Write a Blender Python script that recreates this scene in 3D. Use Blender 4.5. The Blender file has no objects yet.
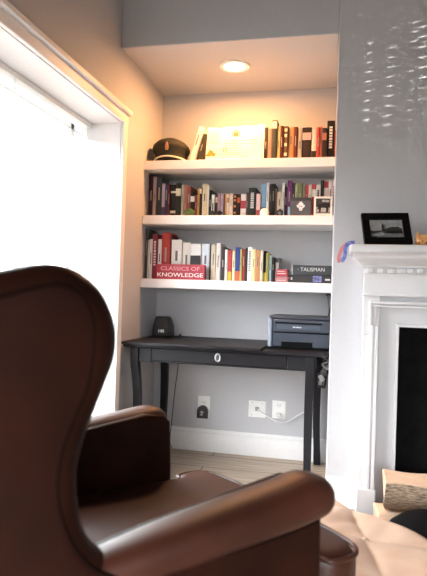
import bpy, bmesh, math, random
from mathutils import Vector, Matrix

random.seed(7)
S = bpy.context.scene
COL = S.collection

# ------------------------------------------------------------------ camera
cam_data = bpy.data.cameras.new('camera')
cam = bpy.data.objects.new('camera', cam_data)
COL.objects.link(cam)
CAM = Vector((1.2161, -3.637, 1.0261))
yaw, pit, roll = .224, .0107, .0325
fw = Vector((-math.sin(yaw) * math.cos(pit), math.cos(yaw) * math.cos(pit), math.sin(pit)))
r0 = Vector((math.cos(yaw), math.sin(yaw), 0))
u0 = r0.cross(fw)
rt = math.cos(roll) * r0 + math.sin(roll) * u0
up = -math.sin(roll) * r0 + math.cos(roll) * u0
cam.matrix_world = Matrix(((rt.x, up.x, -fw.x, CAM.x), (rt.y, up.y, -fw.y, CAM.y), (rt.z, up.z, -fw.z, CAM.z), (0, 0, 0, 1)))
cam_data.sensor_width = 36
cam_data.lens = 570.03 * 36 / 576
cam_data.clip_start = .02
cam_data.dof.use_dof = True
cam_data.dof.focus_distance = 3.25
cam_data.dof.aperture_fstop = 4.5
S.camera = cam

# ------------------------------------------------------------------ world, light, exposure
S.view_settings.view_transform = 'Standard'
S.view_settings.look = 'None'
S.view_settings.gamma = 1
S.view_settings.use_curve_mapping = False
S.view_settings.exposure = 1.0
W = bpy.data.worlds.new('world')
S.world = W
W.use_nodes = True
nt = W.node_tree
bgn = nt.nodes['Background']
tc = nt.nodes.new('ShaderNodeTexCoord')
sep = nt.nodes.new('ShaderNodeSeparateXYZ')
ramp = nt.nodes.new('ShaderNodeValToRGB')
mp = nt.nodes.new('ShaderNodeMapRange')
nt.links.new(tc.outputs['Generated'], sep.inputs[0])
nt.links.new(sep.outputs['Z'], mp.inputs['Value'])
mp.inputs['From Min'].default_value = -.08
mp.inputs['From Max'].default_value = .25
nt.links.new(mp.outputs[0], ramp.inputs['Fac'])
ramp.color_ramp.elements[0].color = (.07, .07, .065, 1)       # ground outside
ramp.color_ramp.elements[1].color = (.93, .97, 1.0, 1)       # overcast sky
nt.links.new(ramp.outputs['Color'], bgn.inputs['Color'])
bgn.inputs['Strength'].default_value = 16.0


def portal(name, loc, direction, sx, sy):
    l = bpy.data.lights.new(name, 'AREA')
    l.shape = 'RECTANGLE'
    l.size = sx
    l.size_y = sy
    l.cycles.is_portal = True
    o = bpy.data.objects.new(name, l)
    o.location = loc
    o.rotation_euler = Vector(direction).to_track_quat('-Z', 'Y').to_euler()
    COL.objects.link(o)


portal('window_portal', (-.36, -1.46, 1.15), (1, 0, 0), 1.66, 1.55)
portal('rear_window_portal', (1.2, -5.16, .84), (0, 1, 0), 2.4, 1.6)

# ------------------------------------------------------------------ helpers
def lin(h):
    c = [int(h[i:i + 2], 16) / 255 for i in (0, 2, 4)]
    return tuple(x / 12.92 if x <= .04045 else ((x + .055) / 1.055) ** 2.4 for x in c) + (1,)


MATS = {}


def mat(name, hexcol, rough=.6, var=.06, scale=30, bump=0, metal=0, emit=0, spec=.5, hex2=None, stretch=(1, 1, 1), coat=0):
    if name in MATS:
        return MATS[name]
    m = bpy.data.materials.new(name)
    m.use_nodes = True
    n = m.node_tree
    b = n.nodes['Principled BSDF']
    c = lin(hexcol)
    b.inputs['Roughness'].default_value = rough
    b.inputs['Metallic'].default_value = metal
    b.inputs['Specular IOR Level'].default_value = spec
    b.inputs['Coat Weight'].default_value = coat
    t = n.nodes.new('ShaderNodeTexCoord')
    mpg = n.nodes.new('ShaderNodeMapping')
    mpg.inputs['Scale'].default_value = stretch
    no = n.nodes.new('ShaderNodeTexNoise')
    no.inputs['Scale'].default_value = scale
    no.inputs['Detail'].default_value = 4
    n.links.new(t.outputs['Object'], mpg.inputs[0])
    n.links.new(mpg.outputs[0], no.inputs['Vector'])
    cr = n.nodes.new('ShaderNodeValToRGB')
    c2 = lin(hex2) if hex2 else tuple(min(1, x * (1 + var)) for x in c[:3]) + (1,)
    cr.color_ramp.elements[0].position = .3
    cr.color_ramp.elements[1].position = .7
    cr.color_ramp.elements[0].color = tuple(x * (1 - var) for x in c[:3]) + (1,)
    cr.color_ramp.elements[1].color = c2
    n.links.new(no.outputs['Fac'], cr.inputs['Fac'])
    n.links.new(cr.outputs['Color'], b.inputs['Base Color'])
    if bump:
        bn = n.nodes.new('ShaderNodeBump')
        bn.inputs['Strength'].default_value = bump
        bn.inputs['Distance'].default_value = .004
        n.links.new(no.outputs['Fac'], bn.inputs['Height'])
        n.links.new(bn.outputs[0], b.inputs['Normal'])
    if emit:
        b.inputs['Emission Color'].default_value = c
        b.inputs['Emission Strength'].default_value = emit
    MATS[name] = m
    return m


def obj(name, bm, m, parent=None, smooth=False, bevel=0, seg=2, loc=None, sub=0):
    bmesh.ops.recalc_face_normals(bm, faces=bm.faces[:])
    me = bpy.data.meshes.new(name)
    bm.to_mesh(me)
    bm.free()
    o = bpy.data.objects.new(name, me)
    COL.objects.link(o)
    if m:
        for mm in (m if isinstance(m, (list, tuple)) else [m]):
            me.materials.append(mm)
    if smooth or bevel:
        for p in me.polygons:
            p.use_smooth = True
        if not smooth:
            me.set_sharp_from_angle(angle=math.radians(40))
        elif smooth != 'all':
            me.set_sharp_from_angle(angle=math.radians(55))
    if bevel:
        b = o.modifiers.new('bevel', 'BEVEL')
        b.width = bevel
        b.segments = seg
        b.limit_method = 'ANGLE'
        b.angle_limit = math.radians(35)
    if sub:
        s = o.modifiers.new('sub', 'SUBSURF')
        s.levels = s.render_levels = sub
    if parent:
        o.parent = parent
    if loc:
        o.location = loc
    return o


def thing(name, label, cat, loc=(0, 0, 0), rotz=0, group=None):
    o = bpy.data.objects.new(name, None)
    COL.objects.link(o)
    o.empty_display_size = .05
    o.location = loc
    o.rotation_euler = (0, 0, rotz)
    return tag(o, label, cat, group)


def tag(o, label, cat, group=None):
    o['label'] = label
    o['category'] = cat
    o['kind'] = 'thing'
    if group:
        o['group'] = group
    return o


def struct(o):
    o['kind'] = 'structure'
    return o


def box(bm, a, b, mi=0):
    (x0, y0, z0), (x1, y1, z1) = a, b
    v = [bm.verts.new(p) for p in ((x0, y0, z0), (x1, y0, z0), (x1, y1, z0), (x0, y1, z0), (x0, y0, z1), (x1, y0, z1), (x1, y1, z1), (x0, y1, z1))]
    for f in ((0, 3, 2, 1), (4, 5, 6, 7), (0, 1, 5, 4), (1, 2, 6, 5), (2, 3, 7, 6), (3, 0, 4, 7)):
        fa = bm.faces.new([v[i] for i in f])
        fa.material_index = mi
    return v


def BX(*boxes):
    bm = bmesh.new()
    for a, b in boxes:
        box(bm, a, b)
    return bm


def catmull(pts, n=6, closed=False):
    P = [Vector(p) for p in pts]
    out = []
    N = len(P)
    rng = range(N) if closed else range(N - 1)
    for i in rng:
        p0 = P[(i - 1) % N] if closed or i > 0 else P[0]
        p1, p2 = P[i], P[(i + 1) % N]
        p3 = P[(i + 2) % N] if closed or i + 2 < N else P[-1]
        for k in range(n):
            t = k / n
            out.append(.5 * ((2 * p1) + (p2 - p0) * t + (2 * p0 - 5 * p1 + 4 * p2 - p3) * t * t + (3 * p1 - p0 - 3 * p2 + p3) * t ** 3))
    if not closed:
        out.append(P[-1])
    return out


def tube(bm, pts, r, n=8, closed=False, mi=0):
    P = [Vector(p) for p in pts]
    rings = []
    N = len(P)
    ref = None
    for i, p in enumerate(P):
        a = P[(i - 1) % N] if closed or i else P[0]
        b = P[(i + 1) % N] if closed or i < N - 1 else P[-1]
        d = (b - a)
        d = d.normalized() if d.length > 1e-9 else Vector((0, 0, 1))
        if ref is None:
            ref = Vector((0, 0, 1)) if abs(d.z) < .9 else Vector((1, 0, 0))
        s = d.cross(ref).normalized()
        ref = s.cross(d).normalized()
        rr = r[i] if isinstance(r, (list, tuple)) else r
        rings.append([bm.verts.new(p + rr * (math.cos(t) * s + math.sin(t) * ref)) for t in [2 * math.pi * k / n for k in range(n)]])
    rng = range(N) if closed else range(N - 1)
    for i in rng:
        A, B = rings[i], rings[(i + 1) % N]
        for k in range(n):
            f = bm.faces.new((A[k], A[(k + 1) % n], B[(k + 1) % n], B[k]))
            f.material_index = mi
    if not closed:
        bm.faces.new(rings[0][::-1]).material_index = mi
        bm.faces.new(rings[-1]).material_index = mi


def lathe(bm, prof, c=(0, 0, 0), n=32, sx=1, sy=1, mi=0):
    rings = []
    for r, z in prof:
        rings.append([bm.verts.new((c[0] + sx * r * math.cos(2 * math.pi * k / n), c[1] + sy * r * math.sin(2 * math.pi * k / n), c[2] + z)) for k in range(n)])
    for A, B in zip(rings, rings[1:]):
        for k in range(n):
            bm.faces.new((A[k], A[(k + 1) % n], B[(k + 1) % n], B[k])).material_index = mi
    bm.faces.new(rings[0][::-1]).material_index = mi
    bm.faces.new(rings[-1]).material_index = mi


def loft(bm, rings, closed_ends=True, mi=0):
    V = [[bm.verts.new(p) for p in r] for r in rings]
    n = len(V[0])
    for A, B in zip(V, V[1:]):
        for k in range(n):
            bm.faces.new((A[k], A[(k + 1) % n], B[(k + 1) % n], B[k])).material_index = mi
    if closed_ends:
        bm.faces.new(V[0][::-1]).material_index = mi
        bm.faces.new(V[-1]).material_index = mi


def offset2(pts, d):
    """inward offset of a counter-clockwise 2-D outline"""
    N = len(pts)
    out = []
    for i in range(N):
        a, p, b = Vector(pts[i - 1][:2]), Vector(pts[i][:2]), Vector(pts[(i + 1) % N][:2])
        e1, e2 = (p - a), (b - p)
        e1 = e1.normalized() if e1.length > 1e-9 else e2.normalized()
        e2 = e2.normalized() if e2.length > 1e-9 else e1
        n1, n2 = Vector((-e1.y, e1.x)), Vector((-e2.y, e2.x))
        nn = n1 + n2
        nn = nn.normalized() if nn.length > 1e-6 else n1
        k = max(.5, nn.dot(n1))
        out.append(p + nn * d / k)
    return out


def area2(p):
    return .5 * sum(p[i - 1][0] * p[i][1] - p[i][0] * p[i - 1][1] for i in range(len(p)))


def pillow(bm, outline, lo, hi, r, to3, steps=5, r2=None, mi=0):
    """solid of an outline from lo to hi with rounded rims; to3(u, v, w) maps to space"""
    pts = [Vector((p[0], p[1])) for p in outline]
    if area2(pts) < 0:
        pts = pts[::-1]
    r2 = r if r2 is None else r2
    rings = []
    for k in range(steps + 1):
        t = math.pi / 2 * k / steps
        rings.append([to3(q[0], q[1], lo + r * (1 - math.cos(t))) for q in offset2(pts, r * (1 - math.sin(t)))])
    for k in range(steps, -1, -1):
        t = math.pi / 2 * k / steps
        rings.append([to3(q[0], q[1], hi - r2 * (1 - math.cos(t))) for q in offset2(pts, r2 * (1 - math.sin(t)))])
    loft(bm, rings, mi=mi)


def round_rect(x0, y0, x1, y1, r, n=5):
    out = []
    for cx, cy, a in ((x1 - r, y0 + r, -90), (x1 - r, y1 - r, 0), (x0 + r, y1 - r, 90), (x0 + r, y0 + r, 180)):
        for k in range(n + 1):
            t = math.radians(a + 90 * k / n)
            out.append((cx + r * math.cos(t), cy + r * math.sin(t)))
    return out


def prism(bm, outline, lo, hi, to3, mi=0):
    loft(bm, [[to3(p[0], p[1], lo) for p in outline], [to3(p[0], p[1], hi) for p in outline]], mi=mi)


def text(name, body, size, m, parent, loc, rot=(math.pi / 2, 0, 0), depth=.0006, sx=1):
    c = bpy.data.curves.new(name, 'FONT')
    c.body = body
    c.size = size
    c.extrude = depth
    c.align_x = 'CENTER'
    c.align_y = 'CENTER'
    c.materials.append(m)
    tmp = bpy.data.objects.new(name + '_outline', c)
    COL.objects.link(tmp)
    bpy.context.view_layer.update()
    me = bpy.data.meshes.new_from_object(tmp.evaluated_get(bpy.context.evaluated_depsgraph_get()))
    bpy.data.objects.remove(tmp)
    bpy.data.curves.remove(c)
    me.name = name
    o = bpy.data.objects.new(name, me)
    COL.objects.link(o)
    o.parent = parent
    o.location = loc
    o.rotation_euler = rot
    o.scale = (sx, 1, 1)
    return o


# ------------------------------------------------------------------ sun glints drawn on the wall by an added patterned spot lamp
def glint_lamp():
    L = bpy.data.lights.new('glint_pattern_spot', 'SPOT')
    L.energy = GLINT
    L.color = (1, .97, .92)
    L.spot_size = math.radians(150)
    L.spot_blend = 0
    L.shadow_soft_size = .001
    px, py, pz = .03, -1.75, .75
    D = -.747 - py
    o = bpy.data.objects.new('glint_pattern_spot', L)
    o.location = (px, py, pz)
    o.rotation_euler = (math.pi / 2, 0, 0)
    COL.objects.link(o)
    L.use_nodes = True
    n = L.node_tree
    em = n.nodes['Emission']

    def M(op, a, b=None, c=None):
        m = n.nodes.new('ShaderNodeMath')
        m.operation = op
        for i, v in enumerate((a, b, c)):
            if v is None:
                continue
            if isinstance(v, (int, float)):
                m.inputs[i].default_value = v
            else:
                n.links.new(v, m.inputs[i])
        return m.outputs[0]
    t = n.nodes.new('ShaderNodeTexCoord')
    s = n.nodes.new('ShaderNodeSeparateXYZ')
    n.links.new(t.outputs['Normal'], s.inputs[0])
    iz = M('DIVIDE', -D, s.outputs['Z'])
    X = M('ADD', M('MULTIPLY', s.outputs['X'], iz), px)
    Z = M('ADD', M('MULTIPLY', s.outputs['Y'], iz), pz)
    total = None
    # column centre x, lean, half width, lowest and highest dash, pitch, brightness
    for cx, lean, hw, z0, z1, p, k in ((1.302, .02, .017, 1.909, 2.289, .0474, .8), (1.403, .03, .022, 1.88, 2.262, .0474, .6), (1.516, .05, .02, 2.284, 2.377, .0465, .9),
                                       (1.507, 0, .015, 1.902, 2.14, .0474, .45), (1.56, -.03, .022, 2.105, 2.36, .0495, 1.1), (1.566, 0, .02, 2.004, 2.055, .0495, .35),
                                       (1.426, 0, .013, 2.359, 2.36, .05, .6), (1.51, 0, .014, 1.71, 1.86, .0474, .2)):
        dx = M('SUBTRACT', X, M('ADD', M('MULTIPLY', M('SUBTRACT', Z, z0), lean), cx))
        zz = M('SUBTRACT', M('SUBTRACT', Z, z0), M('MULTIPLY', dx, .16))
        a = M('ABSOLUTE', M('DIVIDE', dx, hw * 1.15))
        row = M('ROUND', M('DIVIDE', zz, p))
        dz = M('ABSOLUTE', M('SUBTRACT', zz, M('MULTIPLY', row, p)))
        e = M('ADD', M('POWER', a, 2), M('POWER', M('DIVIDE', dz, .0045), 2))
        m = M('MULTIPLY', M('SMOOTH_MIN', M('MAXIMUM', M('MULTIPLY', M('SUBTRACT', 1, e), 1.3), 0), 1, .2), k)
        m = M('MULTIPLY', m, M('MULTIPLY', M('GREATER_THAN', zz, -p / 2), M('LESS_THAN', zz, z1 - z0 + p / 2)))
        total = m if total is None else M('ADD', total, m)
    n.links.new(total, em.inputs['Strength'])


GLINT = 360
glint_lamp()

# ------------------------------------------------------------------ the room
AW, AD, HC = 1.157, .747, 2.346            # alcove width, depth, height
CEIL, RX, RY = 3.2, 6.0, -5.0
paint = mat('wall_paint', 'b9b9bc', .75, .02, 60, .05)
white = mat('white_paint', 'e9e8e8', .45, .015, 40)
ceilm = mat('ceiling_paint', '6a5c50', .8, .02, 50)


def floor_material():
    m = bpy.data.materials.new('wood_floor')
    m.use_nodes = True
    n = m.node_tree
    b = n.nodes['Principled BSDF']
    t = n.nodes.new('ShaderNodeTexCoord')
    mp_ = n.nodes.new('ShaderNodeMapping')
    mp_.inputs['Location'].default_value = (.764, .33, 0)
    br = n.nodes.new('ShaderNodeTexBrick')
    br.offset = .37
    br.inputs['Scale'].default_value = 1
    br.inputs['Brick Width'].default_value = 1.2
    br.inputs['Row Height'].default_value = .24
    br.inputs['Mortar Size'].default_value = .0032
    br.inputs['Color1'].default_value = lin('c0ab96')
    br.inputs['Color2'].default_value = lin('b3a08e')
    br.inputs['Mortar'].default_value = lin('4a3c30')
    n.links.new(t.outputs['Object'], mp_.inputs[0])
    n.links.new(mp_.outputs[0], br.inputs['Vector'])
    m2 = n.nodes.new('ShaderNodeMapping')
    m2.inputs['Scale'].default_value = (1.6, 22, 1)
    n.links.new(t.outputs['Object'], m2.inputs[0])
    no = n.nodes.new('ShaderNodeTexNoise')
    no.inputs['Scale'].default_value = 2.2
    no.inputs['Detail'].default_value = 6
    n.links.new(m2.outputs[0], no.inputs['Vector'])
    cr = n.nodes.new('ShaderNodeValToRGB')
    cr.color_ramp.elements[0].position = .3
    cr.color_ramp.elements[0].color = (.62, .6, .58, 1)
    cr.color_ramp.elements[1].position = .68
    cr.color_ramp.elements[1].color = (1.1, 1.08, 1.05, 1)
    n.links.new(no.outputs['Fac'], cr.inputs['Fac'])
    mx = n.nodes.new('ShaderNodeMix')
    mx.data_type = 'RGBA'
    mx.blend_type = 'MULTIPLY'
    mx.inputs['Factor'].default_value = 1
    n.links.new(br.outputs['Color'], mx.inputs['A'])
    n.links.new(cr.outputs['Color'], mx.inputs['B'])
    n.links.new(mx.outputs['Result'], b.inputs['Base Color'])
    b.inputs['Roughness'].default_value = .42
    return m


struct(obj('floor', BX(((-.3, RY - .2, -.08), (RX + .2, .14, 0))), floor_material()))
struct(obj('ceiling', BX(((-.3, RY - .2, CEIL), (RX + .2, .14, CEIL + .08))), ceilm))
WY0, WY1, WZ0, WZ1 = -2.2, -.71, .34, 1.955          # left window opening
struct(obj('wall_left', BX(((-.34, RY, 0), (0, WY0, CEIL)), ((-.34, WY1, 0), (0, .12, CEIL)),
                           ((-.34, WY0, 0), (0, WY1, WZ0)), ((-.34, WY0, WZ1), (0, WY1, CEIL))), paint))
struct(obj('wall_alcove', BX(((0, 0, 0), (AW, .12, HC))), paint))
struct(obj('wall_front', BX(((AW, -AD, 0), (RX, .12, CEIL)), ((0, -AD, HC), (AW, .12, CEIL))), paint, bevel=.006))
struct(obj('wall_right', BX(((RX, RY, 0), (RX + .15, .12, CEIL))), paint))
VX0, VX1, VZ0, VZ1 = .1, 2.3, .08, 1.6                # wide garden window behind the viewpoint
struct(obj('wall_rear', BX(((-.34, RY - .15, 0), (VX0, RY, CEIL)), ((VX1, RY - .15, 0), (RX + .15, RY, CEIL)),
                           ((VX0, RY - .15, 0), (VX1, RY, VZ0)), ((VX0, RY - .15, VZ1), (VX1, RY, CEIL))), paint))


def glass_material():
    m = bpy.data.materials.new('window_glass')
    m.use_nodes = True
    n = m.node_tree
    n.nodes.remove(n.nodes['Principled BSDF'])
    tr = n.nodes.new('ShaderNodeBsdfTransparent')
    gl = n.nodes.new('ShaderNodeBsdfGlossy')
    gl.inputs['Roughness'].default_value = .02
    mx = n.nodes.new('ShaderNodeMixShader')
    mx.inputs[0].default_value = .05
    n.links.new(tr.outputs[0], mx.inputs[1])
    n.links.new(gl.outputs[0], mx.inputs[2])
    n.links.new(mx.outputs[0], n.nodes['Material Output'].inputs[0])
    return m


glass = glass_material()
def window(name, A, B, WZ0, WZ1, cw):
    w1 = bpy.data.objects.new(name, None)
    COL.objects.link(w1)
    struct(w1)
    cas = bmesh.new()
    box(cas, (0, B - .004, WZ0 - .02), (.02, B + cw, WZ1 + .004))
    box(cas, (0, A - cw, WZ0 - .02), (.02, A + .004, WZ1 + .004))
    box(cas, (0, A - cw, WZ1 - .002), (.022, B + cw, WZ1 + .05))
    box(cas, (0, A - cw - .01, WZ1 + .05), (.042, B + cw + .01, WZ1 + .075))
    obj('window_casing', cas, white, w1, bevel=.004)
    fr = bmesh.new()
    m_ = (A + B) / 2
    for a, b in (((-.33, A, WZ0), (-.28, A + .04, WZ1)), ((-.33, B - .04, WZ0), (-.28, B, WZ1)), ((-.33, A, WZ0), (-.28, B, WZ0 + .04)),
                 ((-.33, A, WZ1 - .04), (-.28, B, WZ1)), ((-.32, m_ - .02, WZ0), (-.285, m_ + .02, WZ1))):
        box(fr, a, b)
    obj('window_frame', fr, white, w1, bevel=.003)
    lin_ = bmesh.new()
    box(lin_, (-.28, B - .006, WZ0), (.0, B, WZ1))
    box(lin_, (-.28, A, WZ0), (.0, A + .006, WZ1))
    box(lin_, (-.28, A, WZ1 - .006), (.0, B, WZ1))
    obj('window_jamb', lin_, white, w1)
    obj('window_glass', BX(((-.307, A + .04, WZ0 + .04), (-.303, B - .04, WZ1 - .04))), glass, w1)
    obj('window_sill', BX(((-.28, A + .006, WZ0), (.04, B - .006, WZ0 + .022))), white, w1, bevel=.004)


window('window_1', WY0, WY1, WZ0, WZ1, .055)
w2 = bpy.data.objects.new('window_2', None)
COL.objects.link(w2)
struct(w2)
fr = bmesh.new()
y0, y1 = RY - .12, RY + .02
for a, b in (((VX0 - .08, y0, VZ0 - .06), (VX0 + .03, y1, VZ1 + .08)), ((VX1 - .03, y0, VZ0 - .06), (VX1 + .08, y1, VZ1 + .08)),
             ((VX0, y0, VZ0 - .06), (VX1, y1, VZ0 + .03)), ((VX0, y0, VZ1 - .03), (VX1, y1, VZ1 + .08)), ((1.17, y0, VZ0), (1.23, y1 - .04, VZ1))):
    box(fr, a, b)
obj('window_frame', fr, white, w2)
obj('window_glass', BX(((VX0, RY - .1, VZ0), (VX1, RY - .096, VZ1))), glass, w2)


def baseboard(name, segs):
    """segs: (x0,y0,x1,y1) boxes in plan with the room side given by the thin direction"""
    bm = bmesh.new()
    for x0, y0, x1, y1, ax in segs:
        box(bm, (x0, y0, 0), (x1, y1, .122))
        d = .006
        if ax == 'y-':
            box(bm, (x0, y0 + d, .122), (x1, y1, .146))
        elif ax == 'x+':
            box(bm, (x0, y0, .122), (x1 - d, y1, .146))
        elif ax == 'x-':
            box(bm, (x0 + d, y0, .122), (x1, y1, .146))
        else:
            box(bm, (x0, y0, .122), (x1, y1 - d, .146))
    struct(obj(name, bm, white, bevel=.002))


baseboard('baseboard_alcove', [(.015, -.015, AW - .001, 0, 'y-')])
baseboard('baseboard_left', [(0, RY, .015, -.015, 'x+')])
baseboard('baseboard_front', [(AW, -AD - .015, 1.306, -AD, 'y-'), (2.56, -AD - .015, RX - .015, -AD, 'y-')])
baseboard('baseboard_right', [(RX - .015, RY, RX, -AD - .015, 'x-')])
baseboard('baseboard_rear', [(.015, RY, RX - .015, RY + .015, 'y+')])

# ------------------------------------------------------------------ window blind
bl = thing('window_blind', 'white horizontal slatted blind hanging in the bright left window', 'blind', (-.2, (WY0 + WY1) / 2, WZ0 + .03))
slatm = mat('blind_white', 'f0f0ee', .5, .01)
hw = (WY1 - WY0) / 2 - .012
bm = bmesh.new()
box(bm, (-.03, -hw, 1.55), (.03, hw, 1.576))
obj('head_rail', bm, slatm, bl, bevel=.003)
bm = bmesh.new()
z = 1.5
ca, sa = math.cos(math.radians(-35)), math.sin(math.radians(-35))
cords = (-.6, -.02, .685)
while z > .07:
    # each slat is a thin tilted board
    v = box(bm, (-.024, -hw, -.0012), (.024, hw, .0012))
    for q in v:
        x, zz = q.co.x, q.co.z
        q.co.x = x * ca - zz * sa
        q.co.z = z + x * sa + zz * ca
    z -= .044
obj('slats', bm, slatm, bl)
obj('bottom_rail', BX(((-.024, -hw, .02), (.024, hw, .045))), slatm, bl, bevel=.003)
for cy in cords:
    bm = bmesh.new()
    tube(bm, [(.027, cy, .03), (.027, cy, 1.55)], .003, 5)
    tube(bm, [(-.027, cy, .03), (-.027, cy, 1.55)], .0012, 5)
    obj('ladder_cord', bm, slatm, bl)

# ------------------------------------------------------------------ recessed ceiling light
dl = thing('recessed_downlight', 'round warm recessed light in the alcove ceiling above the shelves', 'ceiling light', (.568, -.425, HC))
bm = bmesh.new()
lathe(bm, [(.062, -.001), (.064, -.006), (.086, -.007), (.088, -.003), (.088, 0), (.062, 0)], n=40)
obj('trim_ring', bm, white, dl, smooth=True)
bm = bmesh.new()
lathe(bm, [(.001, -.012), (.03, -.011), (.052, -.007), (.063, -.002), (.063, 0)], n=40)
obj('lens', bm, mat('lamp_lens', 'ffe6bf', .4, 0, emit=6), dl, smooth=True)
ld = bpy.data.lights.new('downlight_lamp', 'AREA')
ld.shape = 'DISK'
ld.size = .11
ld.energy = 11.5
ld.color = (1, .45, .155)
lo = bpy.data.objects.new('downlight_lamp', ld)
lo.location = (0, 0, -.02)
lo.parent = dl
COL.objects.link(lo)

# ------------------------------------------------------------------ shelves
SY = -.3317
SZ = {'upper': 1.8306, 'middle': 1.4959, 'lower': 1.108}
for k, lab in (('upper', 'topmost white alcove shelf holding the peaked cap and certificate'),
               ('middle', 'middle white alcove shelf packed with the longest row of books'),
               ('lower', 'lowest white alcove shelf above the desk and printer')):
    o = tag(obj('floating_shelf', BX(((.001, SY, 0), (AW - .001, -.001, .0544))), white, bevel=.003, loc=(0, 0, SZ[k] - .0544)), lab, 'shelf', 'white alcove shelves')

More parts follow.
